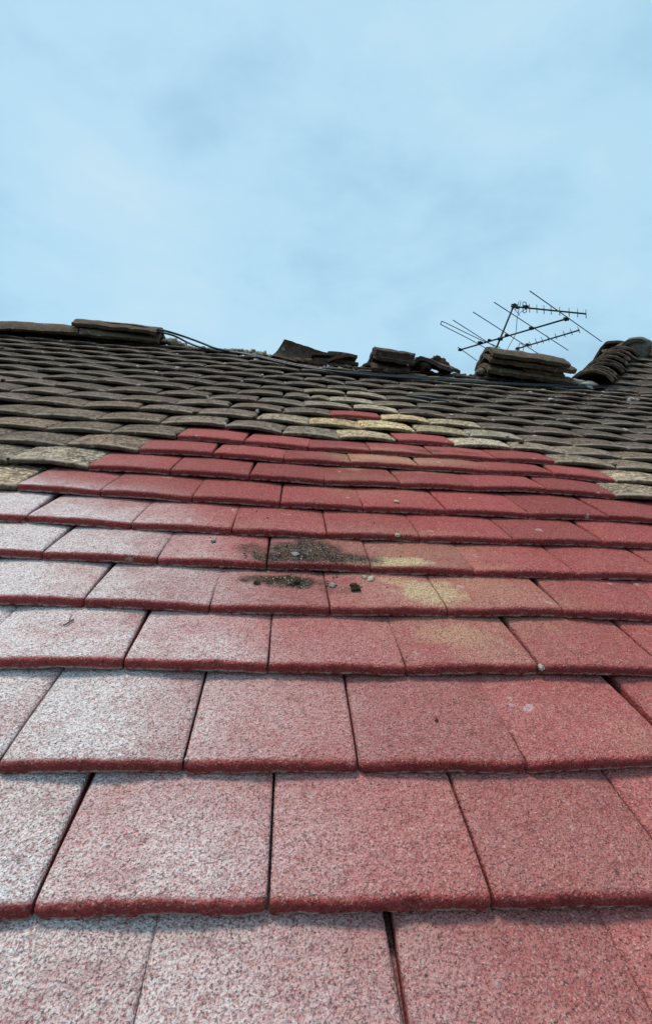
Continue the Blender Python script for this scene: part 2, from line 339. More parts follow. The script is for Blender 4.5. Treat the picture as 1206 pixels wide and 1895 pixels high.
# ------------------------------------------------------------------ tile meshes
TW, TL, TT = 0.165, 0.265, 0.0125
def tile_arrays(nx, camber, seed, hi, TT=0.0125):
    rs = random.Random(seed); s = Vector((seed * 11.3, seed * 5.1, 0))
    # profile from the head, over the top, round the arris, down the front, back along the underside
    r = 0.0048 if TT > .0155 else 0.0036
    prof = [(TL, TT, 0), (0.19, TT, 0), (0.125, TT, 0)]
    prof += [(0.085, TT, 0), (0.05, TT, 0), (0.025, TT - .0002, 0), (0.012, TT - .0006, 0.05)] if hi else [(0.06, TT, 0), (0.015, TT - .0005, 0.05)]
    na = 4 if hi else 2
    for k in range(na + 1):
        q = math.pi / 2 * k / na
        prof.append((r + 0.0005 - (r + 0.0005) * math.sin(q), TT - 0.0012 - r + r * math.cos(q), 0.25 + 0.45 * k / na))
    prof += [(0.0003, TT * .42, 0.9), (0.0, 0.0022, 1.0), (0.0012, 0.0, 1.0), (0.02, 0.0, 1.0), (0.16, 0.0, 1.0), (TL, 0.0, 1.0)]
    npf = len(prof); V, E, C = [], [], []
    droop = [rs.uniform(-.0004, .0012), rs.uniform(-.0004, .0012)]
    for i in range(nx + 1):
        tt = -math.cos(math.pi * i / nx) * .35 + (2 * i / nx - 1) * .65
        for j, (y, z, e_) in enumerate(prof):
            x = tt * TW / 2
            w = 1.0
            # slight rounding of the long edges
            side = max(0.0, (abs(tt) - 0.965) / 0.035)
            zz = z - (0.0022 * side ** 2 if z > TT * .6 else 0)
            yy = y
            n1_ = noise.noise(Vector((x * 30, y * 30, z * 60)) + s)
            if y < 0.03:
                yy += 0.0016 * noise.noise(Vector((x * 50, 3.3, z * 40)) + s) + 0.0010 * noise.noise(Vector((x * 210, 1.3, z * 160)) + s)
                bite = max(0, noise.noise(Vector((x * 32, 8.8, 0)) + s) - .33) * (.012 if TT < .0155 else .007)
                if z > TT * .6: yy += bite; z = z - bite * .6
                cx = max(0.0, (abs(tt) - 0.93) / 0.07); yy += 0.0022 * cx ** 2
            cam_ = camber * (1 - tt * tt)
            lift = 0.0
            if e_ >= 0.99 and y < 0.01:
                lift = 0.0012 * max(0, noise.noise(Vector((x * 130, 9.0, 2.0)) + s)) + 0.0018 * max(0, noise.noise(Vector((x * 420, 4.0, 2.0)) + s))
            d = droop[0] * (1 - tt) / 2 + droop[1] * (1 + tt) / 2
            bow = -0.0012 * (1 - min(y, .1) / .1) ** 2 if z > TT * .4 else 0
            zz += cam_ + lift + n1_ * 0.0007 - d + bow * .6
            V.append((x, yy, zz)); E.append(e_); C.append(1.0 if (e_ >= 0.99 and y < 0.01) else (0.55 if e_ > .85 and y < .01 else 0.0))
    F = []
    for i in range(nx):
        for j in range(npf):
            j2 = (j + 1) % npf
            F.append((i * npf + j, i * npf + j2, (i + 1) * npf + j2, (i + 1) * npf + j))
    F.append(tuple(range(npf - 1, -1, -1))); F.append(tuple(nx * npf + k for k in range(npf)))
    return np.array(V), F, np.array(E), np.array(C)
def tile_me(name, arr, mat):
    V, F, E, C = arr; me = mesh(name, V, F, True)
    for nm, A in (('edge', E), ('chip', C)):
        a = me.attributes.new(nm, 'FLOAT', 'POINT'); a.data.foreach_set('value', A)
    # keep the two sawn ends flat
    me.polygons[len(F) - 1].use_smooth = False; me.polygons[len(F) - 2].use_smooth = False
    me.materials.append(mat); return me
RED_A = [tile_arrays(52, 0.0022, 10 + k, True, 0.0160) for k in range(8)]
OLD_A = [tile_arrays(34, 0.0044 + 0.0008 * (k % 3), 40 + k, True, 0.0132) for k in range(8)]
LOW_A = [tile_arrays(12, 0.0044 + 0.0008 * (k % 3), 70 + k, False, 0.0132) for k in range(6)]
RED_M = [tile_me('roof_tile', a, MRED) for a in RED_A]
OLD_M = [tile_me('roof_tile', a, MOLD) for a in OLD_A]

# ------------------------------------------------------------------ tile layout
rows_px = {0: [(-2, 1437), (338, 1437), (661, 1437), (973, 1437)],
1: [(228, 1244), (495, 1251), (750, 1254), (996, 1251)],
2: [(155, 1127), (387, 1139), (610, 1144), (828, 1146), (1041, 1146)],
3: [(78, 1038), (290, 1050), (493, 1057), (685, 1065), (876, 1072), (1063, 1075)],
4: [(49, 970), (242, 983), (428, 994), (604, 1001), (776, 1007), (948, 1011), (1113, 1015)],
5: [(31, 911), (185, 921), (355, 932), (518, 941), (671, 950), (824, 956), (977, 962), (1123, 967)],
6: [(163, 872), (315, 881), (461, 890), (600, 901), (740, 905), (876, 911), (1009, 915), (1137, 926)],
7: [(256, 841), (394, 848), (524, 859), (649, 866), (774, 872), (898, 881), (1022, 885), (1137, 898)],
8: [(84, 801), (205, 808), (327, 816), (451, 825), (570, 837), (685, 844), (799, 850), (916, 857), (1025, 863)],
9: [(61, 777), (179, 783), (296, 789), (415, 796), (521, 808), (628, 818), (734, 823), (840, 829), (945, 836), (1047, 848)],
10: [(152, 758), (256, 763), (362, 772), (471, 781), (570, 791), (670, 799), (769, 804), (869, 813), (968, 821), (1061, 831)],
11: [(425, 758), (521, 768), (612, 775), (705, 781), (795, 789)],
12: [(475, 749), (564, 757), (652, 762), (737, 770), (825, 779)],
13: [(524, 739), (571, 743), (609, 747), (692, 754), (773, 759)],
14: [(481, 723), (562, 730), (639, 735), (716, 743)]}
red_range = {5: (31, 9999), 6: (163, 1137), 7: (256, 1137), 8: (327, 1025), 9: (734, 840), 11: (612, 705)}
VROW = [.298, .421, .530, .637, .742, .858, .984, 1.096, 1.200, 1.303, 1.405, 1.508, 1.608, 1.705, 1.806]
def vrow(i):
    if i < 0: return .298 + .116 * i
    return VROW[i] if i < 15 else 1.806 + (i - 14) * 0.101
def skew(i):
    if i <= 4: return 0.012
    if i <= 8: return 0.012 - (i - 4) * 0.010
    return max(-0.05, -0.028 - (i - 8) * .012) if i < 15 else -0.05 - (i - 14) * .0035
def rowv(i, u): return vrow(i) + skew(i) * u + 0.004 * noise.noise(Vector((u * 2.1, i * 3.3, 0)))
RIDGE_PX = [(-300, 590), (0, 620), (160, 632), (300, 640), (410, 652), (500, 664), (560, 674), (660, 687), (760, 690), (840, 695), (920, 702), (1050, 712)]
RV = [at_n(x, y, 0.0) for x, y in RIDGE_PX]
RV = [Vector((-4.0, RV[0].y + .2, 0))] + RV[1:] 
def ridge_v(u):
    for a, b in zip(RV, RV[1:]):
        if a.x <= u <= b.x: return a.y + (b.y - a.y) * (u - a.x) / (b.x - a.x)
    return RV[-1].y
U_HIP = RV[-1].x                                # where the hip starts
rr = random.Random(5)
U0, U1 = -2.6, 3.4
tiles = []                                      # dict(u, v, ang, w, row, n, tilt)
prev = None
HX = at_n(1128, 713, 0.0).x
VB_ = rowv(20, 2.0)
for i in range(-12, 23):
    if i in rows_px:
        J = [(p.x, p.y) for p in (at_n(x, y, 0.0) for x, y in rows_px[i])]
    elif i < 0:
        off = (0.0 if i % 2 == 0 else 0.5)
        J = [(-0.242 + off * .1635 + .003 * rr.uniform(-1, 1), vrow(i))]; J.append((J[0][0] + .1635, J[0][1]))
    else:
        base = prev[len(prev) // 2] + .082 + rr.uniform(-.012, .012)
        J = [(base, rowv(i, base)), (base + .163, rowv(i, base + .163))]
    while J[0][0] > U0:
        u = J[0][0] - .1655 + rr.uniform(-.004, .004); J.insert(0, (u, rowv(i, u) + rr.uniform(-.004, .004)))
    while J[-1][0] < U1:
        u = J[-1][0] + .1655 + rr.uniform(-.004, .004); J.append((u, rowv(i, u) + rr.uniform(-.004, .004)))
    prev = [j[0] for j in J if -0.8 < j[0] < 1.0]
    for a, b in zip(J, J[1:]):
        w = b[0] - a[0]; uc = (a[0] + b[0]) / 2; vc = (a[1] + b[1]) / 2
        if uc < U_HIP + .05 and vc > ridge_v(uc) - 0.012: continue
        if i > 19 and uc >= U_HIP + .05 and vc > VB_ + .05 - .02 * (uc - 2): continue
        if i > 19 and uc >= HX + .10 and vc > VB_ - .06 - .02 * (uc - 2): continue
        sy = 1.0
        if i >= 20 and uc >= U_HIP + .05: sy = .5
        if uc < U_HIP + .05: sy = min(1.0, max(.2, (ridge_v(uc) - vc + .02) / TL))
        tiles.append(dict(u=uc, v=vc, ang=math.atan2(b[1] - a[1], w), w=w, row=i, n=0.0, tilt=0.128, bend=0.0, sy=sy))
ROW_TOP = 20
# steeper courses on the right, above the foot of the hip
BEND = R(10.0)
VB = rowv(20, 2.0)
HIP_A = at_n(1128, 713, 0.0)
def bent(u, s_):                                # s_ metres up the steeper part
    return Vector((u, VB - .05 * 0 + s_ * math.cos(BEND), s_ * math.sin(BEND)))
def at_bent(x, y):
    d = ray(x, y); nrm = Vector((0, -math.sin(BEND), math.cos(BEND))); p0 = Vector((0, VB, 0))
    return CAMP + d * ((p0 - CAMP).dot(nrm) / d.dot(nrm))
HB0, HB1 = at_bent(1128, 713), at_bent(1180, 655)   # right-hand foot line of the hip tiles
print('hip', HB0, HB1, 'VB', VB)
S1 = (HB1.y - VB) / math.cos(BEND)
NB = int(S1 / .102)
for k in range(0, NB + 1):
    s_ = k * .102; off = .0825 * (k % 2) + rr.uniform(-.01, .01); f = s_ / S1
    uleft = HB0.x + (HB1.x - HB0.x) * f - .02
    u = uleft - ((uleft - off) % .165) + .0825
    while u < U1 + .8:
        p = bent(u, s_); tiles.append(dict(u=u, v=p.y - 0.02 * (u - 2), ang=-0.02, w=.165, row=100 + k, n=p.z, tilt=0.128, bend=BEND, sy=min(1.0, max(.25, (S1 - s_ + .05) / TL)))); u += .1655
hole = at_n(601, 699, 0.0)

def tint_of(t):
    x, y = project(Vector((t['u'], t['v'], 0.01))); q = random.Random(int(t['u'] * 9000) + t['row'] * 77).random
    r_ = t['row']
    dark = Vector((0.098, 0.070, 0.057)); grey = Vector((0.25, 0.185, 0.142)); beige = Vector((0.54, 0.44, 0.33)); yel = Vector((0.76, 0.58, 0.33)); light = Vector((0.38, 0.305, 0.23))
    if r_ >= 100: c = dark * 0.95
    else:
        k = min(1, max(0, (r_ - 9.0) / 5.5)) if r_ > 5 else 0
        c = grey.lerp(dark * .86, k)
        if x > 880 and r_ >= 10: c = c.lerp(dark, .45)
        # paler band in the middle of the slope
        d = math.hypot((x - 640) / 150, (r_ - 13) / 4.2); c = c.lerp(light, max(0, 0.75 * (1 - d)))
        if 628 < x < 735 and r_ == 9: c = beige.lerp(yel, .3)
        if r_ in (8, 9) and 840 < x < 945: c = beige.copy()
        if r_ == 9 and 945 < x < 1050: c = grey.lerp(beige, .45)
        if r_ == 10 and 570 < x < 870: c = yel * (1.0 if x < 770 else .95)
        if r_ == 10 and 870 < x < 968: c = beige.lerp(grey, .1)
        if r_ == 11 and 705 < x < 880: c = yel.lerp(beige, .4)
        if r_ == 12 and 652 < x < 737: c = yel.lerp(beige, .6)
        if r_ == 12 and 560 < x < 652: c = beige * .85
        if r_ == 10 and 471 < x < 570: c = light.copy()
        if r_ == 9 and 521 < x < 628: c = light.copy()
        if r_ == 13 and 609 < x < 692: c = beige * .95
        if r_ == 14 and 600 < x < 720: c = light * 1.1
        if r_ in (6, 7) and x > 1137: c = beige.lerp(grey, .25)
        if r_ == 8 and x > 1025: c = grey.lerp(beige, .4)
        if r_ == 5 and x < 31: c = beige * .95
        if r_ == 6 and x < 163: c = light * 1.25 if x > 20 else beige * .8
        if r_ == 7 and x < 256 and x > 100: c = grey * 1.1
    m = 0.72 + 0.52 * q(); w = 1 + .12 * (q() - .5)
    return (c.x * m * w, c.y * m, c.z * m / w, 1.0)
def is_red(t):
    if t['row'] >= 100 or t['row'] > 11: return False
    if t['row'] <= 4: return True
    if t['row'] == 10: return False
    x, y = project(Vector((t['u'], t['v'], 0.0))); r_ = red_range.get(t['row'])
    return bool(r_) and r_[0] < x < r_[1]

for t in tiles:
    t['red'] = is_red(t)
    x, y = project(Vector((t['u'], t['v'] + .05, t['n']))); dep = depth_of(Vector((t['u'], t['v'], t['n'])))
    size = 0.0
    if dep > .05:
        hw = t['w'] * FPX / dep
        y2 = project(Vector((t['u'], t['v'], t['n'])))[1]; y1 = project(Vector((t['u'], t['v'] + .1, t['n'] + .1 * math.sin(t['bend']))))[1]
        vis = max(0, min(1206, x + hw / 2) - max(0, x - hw / 2)) * max(0, min(1895, y2) - max(0, y1)); size = vis
    t['size'] = size
tiles.sort(key=lambda t: -t['size'])

roof = bpy.data.objects.new('tiled_roof', None); COL.objects.link(roof); roof.matrix_world = M
info(roof, 'pitched tiled roof, red painted tiles in front, weathered brown ones up to a broken ridge', 'roof')
rt = random.Random(21)
def tile_matrix(t):
    q = random.Random(int(t['u'] * 7000) + t['row'] * 31)
    old = not t['red']
    roll = q.gauss(0, .020 if old else .006); dn = q.uniform(.0005, .0032) if old else q.uniform(.0006, .0016)
    sx = (t['w'] - (.0022 if t['red'] else .003)) / TW
    if abs(t['u'] - hole.x) < t['w'] / 2 and abs(t['v'] + .0 - hole.y) < .055 and t['row'] < 100: sx *= .8
    tilt = (.150 if old else .158) + (q.gauss(0, .008) if old else q.gauss(0, .003))
    return (Matrix.Translation((t['u'], t['v'], t['n'] + dn)) @ Matrix.Rotation(t['bend'], 4, 'X') @ Matrix.Rotation(t['ang'] + (q.gauss(0, .013) if old else q.gauss(0, .003)), 4, 'Z')
            @ Matrix.Rotation(-tilt, 4, 'X') @ Matrix.Rotation(roll, 4, 'Y') @ Matrix.Diagonal((sx, t.get('sy', 1.0), 1, 1)))
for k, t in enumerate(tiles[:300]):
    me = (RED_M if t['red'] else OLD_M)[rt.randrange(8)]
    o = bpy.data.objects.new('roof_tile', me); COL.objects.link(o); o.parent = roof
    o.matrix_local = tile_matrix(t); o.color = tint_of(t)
def tiles_stuff(name, lst, arrs, mat):
    VV, FF, EE, CC_, TT_ = [], [], [], [], []; off = 0
    for t in lst:
        V, F, E, C = arrs[rt.randrange(len(arrs))]; mt = np.array(tile_matrix(t) if 'mat' not in t else t['mat'])
        W = V @ mt[:3, :3].T + mt[:3, 3]; VV.append(W); FF += [tuple(i + off for i in f) for f in F]; off += len(V)
        EE.append(E); CC_.append(C); TT_.append(np.tile(np.array(t.get('tint') or tint_of(t)), (len(V), 1)))
    me = mesh(name, np.concatenate(VV).tolist(), FF, True)
    for nm, A in (('edge', np.concatenate(EE)), ('chip', np.concatenate(CC_)), ('is_stuff', np.ones(off))):
        a = me.attributes.new(nm, 'FLOAT', 'POINT'); a.data.foreach_set('value', A)
    a = me.attributes.new('tint', 'FLOAT_COLOR', 'POINT'); a.data.foreach_set('color', np.concatenate(TT_).ravel())
    o = link(name, me, mat, roof); o['kind'] = 'stuff'; return o
rest = tiles[300:]
tiles_stuff('more_roof_tiles', [t for t in rest if not t['red']], LOW_A, MOLD)
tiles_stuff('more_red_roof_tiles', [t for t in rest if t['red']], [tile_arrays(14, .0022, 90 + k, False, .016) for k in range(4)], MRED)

# far slope (falls away behind the ridge): same tiles, seen only from elsewhere
back = []
BS = 2 * PITCH
for i in range(24):
    for j in range(34):
        u = -2.6 + j * .1655 + (i % 2) * .083
        if u > U_HIP + .1: continue
        vr = ridge_v(u); d = .05 + i * .102
        p = Vector((u, vr + d * math.cos(BS), -d * math.sin(BS) - .012))
        mt = Matrix.Translation(p) @ Matrix.Rotation(math.pi, 4, 'Z') @ Matrix.Rotation(BS, 4, 'X') @ Matrix.Rotation(-.128, 4, 'X') @ Matrix.Diagonal((1, min(1, d / TL), 1, 1))
        back.append(dict(u=u, v=2.0, row=18, mat=mt, tint=(0.085, 0.07, 0.06, 1)))
tiles_stuff('far_slope_tiles', back, [tile_arrays(6, .005, 97, False)], MOLD)

# boarding under the tiles, both slopes, plus fascia and gutter
us = [U0 + (U1 + .6 - U0) * k / 60 for k in range(61)]
V, F = [], []
for k, u in enumerate(us):
    vr = ridge_v(u) if u < U_HIP else VB + .0
    V += [(u, -1.15, -.045), (u, vr, -.045), (u, vr + 3.2 * math.cos(BS), -.045 - 3.2 * math.sin(BS)),
          (u, -1.15, -.075), (u, vr - .03, -.075), (u, vr - .03 + 3.2 * math.cos(BS), -.09 - 3.2 * math.sin(BS))]
    if k:
        a, b = (k - 1) * 6, k * 6
        for i, j in ((0, 1), (1, 2)): F.append((a + i, b + i, b + j, a + j))
        for i, j in ((3, 4), (4, 5)): F.append((a + i, a + j, b + j, b + i))
        F.append((a, a + 3, b + 3, b)); F.append((a + 2, b + 2, b + 5, a + 5))
tmesh('roof_boarding', V, F, (0, 0, 0), MWOOD, parent=roof, smooth=False)
def v3(u, v, n): return Vector((u, v, n))
V, F = boxvf(v3(.4, -1.19, -.10), v3(3.1, 0, 0), RI @ v3(0, .011, 0), RI @ v3(0, 0, .08))
tmesh('fascia_board', V, F, (0, 0, 0), MGUT, parent=roof, smooth=False)
gc = v3(0, -1.27, -.09); prof = []
for k in range(9):
    q = math.pi + math.pi * k / 8; prof.append(RI @ v3(0, .06 * math.cos(q), .06 * math.sin(q)))
for k in range(8, -1, -1):
    q = math.pi + math.pi * k / 8; prof.append(RI @ v3(0, .056 * math.cos(q), .056 * math.sin(q)))
V = [gc + p + v3(-2.7, 0, 0) for p in prof] + [gc + p + v3(3.5, 0, 0) for p in prof]; n_ = len(prof)
F = [(k, (k + 1) % n_, n_ + (k + 1) % n_, n_ + k) for k in range(n_)] + [tuple(range(n_ - 1, -1, -1)), tuple(range(n_, 2 * n_))]
tmesh('gutter', V, F, (0, 0, 0), MGUT, parent=roof, smooth=False)
V, F = [], []
for k in range(9):
    f = k / 8; s_ = (S1 + .02) * f; ul = HB0.x + (HB1.x - HB0.x) * f - .03
    for dz in (-.03, -.05):
        for u in (ul, U1 + .8):
            p = bent(u, s_); V.append((u, p.y - .02 * (u - 2), p.z + dz))
    if k: a, b = (k - 1) * 4, k * 4; F += [(a, a + 1, b + 1, b), (a + 2, b + 2, b + 3, a + 3), (a, b, b + 2, a + 2)]
tmesh('upper_boarding', V, F, (0, 0, 0), MWOOD, parent=roof, smooth=False)
# house wall under the eaves
e0 = M @ Vector((0, -1.1, -.08)); e1y = (M @ Vector((0, ridge_v(0) + 3.0 * math.cos(BS), 0))).y
V, F = boxvf(Vector((.4, (e0.y + .25 + e1y) / 2, (e0.z - .05) / 2)), Vector((2.8, 0, 0)), Vector((0, (e1y - e0.y - .25) / 2, 0)), Vector((0, 0, (e0.z - .05) / 2)))
hw_ = link('house_wall', mesh('house_wall', V, F, False), MWALL); info(hw_, 'pale rendered house walls carrying the tiled roof', 'wall')

# ------------------------------------------------------------------ ridge tiles
def ridge_piece(A, B, Rr, th, thick=.016, seed=1, roll=0.0, nl=16, na=14, vee=0.0, broken=0.0, jag0=0.0, upv=None):
    """curved cover tile: A->B is the apex line (roof frame); th = half angle of the arc; vee>0 flattens the wings"""
    X = (B - A); L = X.length; X.normalize(); Z = (upv or UPR); Z = (Z - X * Z.dot(X)).normalized()
    Z = Matrix.Rotation(roll, 3, X) @ Z; Y = Z.cross(X)
    V, F = [], []; s = Vector((seed * 9.1, seed * 2.7, 0))
    n2 = 2 * (na + 1)
    for i in range(nl + 1):
        f = i / nl
        for side in (0, 1):
            for k in range(na + 1):
                q = -th + 2 * th * k / na
                if side: q = -q
                r_ = Rr - (thick if side else 0)
                y = r_ * math.sin(q); z = r_ * math.cos(q) - Rr
                if vee:
                    yv = abs(q) / th * Rr * math.sin(th); zv = -abs(q) / th * Rr * (1 - math.cos(th)) - (thick if side else 0)
                    y = (1 - vee) * y + vee * yv * (1 if q > 0 else -1); z = (1 - vee) * z + vee * zv
                x = f * L
                nn = noise.noise(Vector((x * 14, y * 14, z * 14)) + s); n3 = noise.noise(Vector((x * 60, y * 60, z * 60)) + s)
                if broken and f > .5: x -= broken * (f - .5) * 2 * (0.5 + 0.9 * noise.noise(Vector((3.1, q * 2.2, seed)))) 
                if jag0 and f < .5: x += jag0 * (.5 - f) * 2 * (0.5 + 0.9 * noise.noise(Vector((8.1, q * 2.2, seed))))
                n4 = noise.noise(Vector((x * 25, y * 60, z * 25)) + s); z += nn * .007 + n3 * .0022 + n4 * .003; y += n3 * .003 + nn * .004; x += n3 * .004 * (1 if i in (0, nl) else 0) + (.012 * noise.noise(Vector((q * 3, seed, i / nl * 9))) if i in (0, nl) else 0)
                if abs(q) > th * .99: z += .004 * noise.noise(Vector((x * 35, 2, seed)))
                V.append(A + X * x + Y * y + Z * z)
    for i in range(nl):
        for k in range(n2):
            k2 = (k + 1) % n2; F.append((i * n2 + k, (i + 1) * n2 + k, (i + 1) * n2 + k2, i * n2 + k2))
    for i in (0, nl):
        for k in range(na):
            a, b, c, d = i * n2 + k, i * n2 + k + 1, i * n2 + n2 - 2 - k, i * n2 + n2 - 1 - k
            F.append((a, b, c, d) if i == 0 else (a, d, c, b))
    return V, F
def autosmooth(o):
    me = o.data
    bm = bmesh.new(); bm.from_mesh(me); bmesh.ops.recalc_face_normals(bm, faces=bm.faces)
    for e_ in bm.edges:
        if len(e_.link_faces) == 2 and e_.calc_face_angle(0) > R(45): e_.smooth = False
    bm.to_mesh(me); bm.free()
def ridge_obj(name, x1, y1, x2, y2, v, Rr, th, mat, parent=None, label=None, cat=None, group=None, v2=None, **kw):
    A = at_v(x1, y1, v); B = at_v(x2, y2, v if v2 is None else v2)
    V, F = ridge_piece(A, B, Rr, th, **kw); o = tmesh(name, V, F, A, mat, label, cat, group, parent)
    if parent is roof: o.location = A
    autosmooth(o); return o
def slab(A, B, depth, thick, tilt, seed, nx=10, ny=6, camber=.005):
    """flat tile: A->B is its near lower edge, runs away from the camera for depth metres, tilt raises the far end"""
    X = (B - A); L = X.length; X.normalize(); Z = (UPR - X * UPR.dot(X)).normalized(); Y = Z.cross(X); 
    Y, Z = (Y * math.cos(tilt) + Z * math.sin(tilt)), (Z * math.cos(tilt) - Y * math.sin(tilt))
    V, F = [], []; s = Vector((seed * 4.1, seed * 8.7, 0))
    for side in (0, 1):
        for j in range(ny + 1):
            for i in range(nx + 1):
                fx, fy = i / nx, j / ny; x = fx * L; y = fy * depth
                n3 = noise.noise(Vector((x * 45, y * 45, side * 3)) + s)
                if j == 0: y += .004 * n3
                if i in (0, nx): x += .006 * noise.noise(Vector((y * 30, i, seed)))
                ed = .002 if (j == 0 or i in (0, nx) or j == ny) and side else 0
                V.append(A + X * x + Y * y + Z * (camber * (1 - (2 * fx - 1) ** 2) + (thick - ed if side else 0) + n3 * .0015))
    n1_ = (nx + 1) * (ny + 1)
    for j in range(ny):
        for i in range(nx):
            a = j * (nx + 1) + i; F.append((a, a + nx + 1, a + nx + 2, a + 1)); b = a + n1_; F.append((b, b + 1, b + nx + 2, b + nx + 1))
    for i in range(nx):
        F.append((i, i + 1, n1_ + i + 1, n1_ + i)); a = ny * (nx + 1) + i; F.append((a + 1, a, n1_ + a, n1_ + a + 1))
    for j in range(ny):
        a = j * (nx + 1); F.append((a + nx + 1, a, n1_ + a, n1_ + a + nx + 1)); a += nx; F.append((a, a + nx + 1, n1_ + a + nx + 1, n1_ + a))
    return V, F
def slab_obj(name, x1, y1, x2, y2, v, depth, thick, tilt, mat, label=None, cat=None, group=None, parent=None, seed=1, v2=None):
    A = at_v(x1, y1, v); B = at_v(x2, y2, v if v2 is None else v2)
    V, F = slab(A, B, depth, thick, tilt, seed); o = tmesh(name, V, F, A, mat, label, cat, group, parent)
    if parent is roof: o.location = A
    autosmooth(o); return o
def vr_px(x, y=None):
    ys = [q for q in RIDGE_PX]; 
    for a, b in zip(ys, ys[1:]):
        if a[0] <= x <= b[0]:
            yy = a[1] + (b[1] - a[1]) * (x - a[0]) / (b[0] - a[0]); return at_n(x, yy, 0).y
    return at_n(*RIDGE_PX[-1], 0).y
LOOSE = 'loose tiles lying along the broken ridge'
# fixed ridge at the left, part of the roof
for (x1, y1, x2, y2, sd) in ((-300, 571, -142, 585.5, 1), (-144, 583.5, 15, 599, 2), (12, 597.5, 160, 607, 3), (158, 607, 300, 621, 4)):
    vv = vr_px((x1 + x2) / 2)
    ridge_obj('ridge_tile', x1, y1, x2, y2, vr_px(x1 + 1) + .02, .115, R(66), MRIDGE, roof, seed=sd, v2=vr_px(x2) + .02)
# bedding mortar under the fixed ridge and the broken mortar line where tiles are gone
def rubble(px, size, seed, n_, mat, name='bedding_mortar', lo=.5, hi=1.0, zoff=0.0, vo=.01):
    q = random.Random(seed); L = []
    for k in range(n_):
        f = (k + q.random()) / n_; i = min(int(f * (len(px) - 1)), len(px) - 2); g_ = f * (len(px) - 1) - i
        x = px[i][0] + (px[i + 1][0] - px[i][0]) * g_; y = px[i][1] + (px[i + 1][1] - px[i][1]) * g_
        p = at_v(x, y, vr_px(x) + vo + q.uniform(-.02, .02)); s_ = size * q.uniform(lo, hi)
        L.append(lump(p, s_ * q.uniform(.8, 1.6), s_ * q.uniform(.7, 1.1), s_ * q.uniform(.5, .9), seed + k, 2, .5, 1.6))
    V, F = join(L); o = tmesh(name, V, F, (0, 0, 0), mat, parent=roof); return o
rubble([(305, 630), (322, 634), (336, 640)], .028, 3, 9, MMORT)
rubble([(-300, 592), (0, 619), (300, 637)], .020, 5, 60, MRIDGE)
rubble([(330, 641), (410, 650), (500, 660), (560, 668)], .020, 7, 46, MMORT)
rubble([(410, 648), (455, 651), (490, 657)], .022, 9, 20, MMORT)
rubble([(505, 660), (600, 673), (668, 684)], .022, 11, 30, MRIDGE, vo=.0)
rubble([(668, 683), (760, 689), (880, 697), (1050, 709)], .019, 13, 46, MRIDGED, vo=.0)
rubble([(585, 676), (625, 681), (655, 684)], .012, 17, 9, MPALE, vo=-.03)

# loose ridge tile on the fixed ridge (left)
ridge_obj('ridge_tile', 150, 592, 306, 608.5, vr_px(230) + .02, .12, R(58), MRIDGE, None,
          'mossy brown ridge tile resting on the fixed left ridge, black cables across it', 'ridge tile', LOOSE, seed=11, vee=.3, broken=.03, thick=.018)
# tilted vee tile
def quad_slab(px, vs, thick, seed, bulge=.01, nx=12, ny=8):
    P = [at_v(x, y, v) for (x, y), v in zip(px, vs)]; s = Vector((seed * 3.3, seed, 0)); N = (P[1] - P[0]).cross(P[3] - P[0]).normalized()
    if N.y < 0: N = -N
    V, F = [], []
    for side in (0, 1):
        for j in range(ny + 1):
            for i in range(nx + 1):
                a, b = i / nx, j / ny; p = (P[0] * (1 - a) + P[1] * a) * (1 - b) + (P[3] * (1 - a) + P[2] * a) * b
                nn = noise.noise(p * 30 + s); p = p + N * (thick * side - bulge * 4 * b * (1 - b) * -1 + .003 * nn)
                if i in (0, nx) or j in (0, ny): p = p + (P[3] - P[0]).normalized() * .004 * noise.noise(p * 40 + s)
                V.append(p)
    n1_ = (nx + 1) * (ny + 1)
    for j in range(ny):
        for i in range(nx):
            a = j * (nx + 1) + i; F.append((a, a + nx + 1, a + nx + 2, a + 1)); b = a + n1_; F.append((b, b + 1, b + nx + 2, b + nx + 1))
    for i in range(nx):
        F.append((i, i + 1, n1_ + i + 1, n1_ + i)); a = ny * (nx + 1) + i; F.append((a + 1, a, n1_ + a, n1_ + a + 1))
    for j in range(ny):
        a = j * (nx + 1); F.append((a + nx + 1, a, n1_ + a, n1_ + a + nx + 1)); a += nx; F.append((a, a + nx + 1, n1_ + a + nx + 1, n1_ + a))
    return V, F, P[0]
vt_ = vr_px(550)
V, F, P0 = quad_slab([(502, 658), (584, 676), (612, 655), (526, 627)], [vt_ - .02, vt_ - .05, vt_ + .03, vt_ + .04], .022, 13, bulge=.016)
o = tmesh('ridge_tile', V, F, P0, MRIDGED, 'dark ridge tile tipped up, its left corner pointing at the sky', 'ridge tile', LOOSE); autosmooth(o)
# heap of flat tiles beside it
slab_obj('flat_tile', 572, 672, 664, 685, vr_px(620) - .01, .16, .016, R(2), MRIDGED, 'dark flat tile at the bottom of the pile left of the ridge gap', 'roof tile', LOOSE, seed=2)
slab_obj('flat_tile', 580, 667, 663, 676, vr_px(620), .15, .016, R(3), MRIDGED, 'dark flat tile, second from the bottom of the pile left of the ridge gap', 'roof tile', LOOSE, seed=3)
slab_obj('flat_tile', 606, 670, 648, 659, vr_px(620) - .015, .13, .015, R(4), MTERRA, 'reddish broken tile wedged slantwise in the pile left of the ridge gap', 'roof tile', LOOSE, seed=4)
slab_obj('flat_tile', 576, 656, 646, 663, vr_px(615), .14, .014, R(6), MTERRA, 'reddish brown tile under the topmost one in the pile left of the ridge gap', 'roof tile', LOOSE, seed=5)
slab_obj('flat_tile', 606, 655, 661, 663, vr_px(625) + .01, .13, .016, R(8), MRIDGE, 'grey brown tile on top of the pile left of the ridge gap', 'roof tile', LOOSE, seed=6)
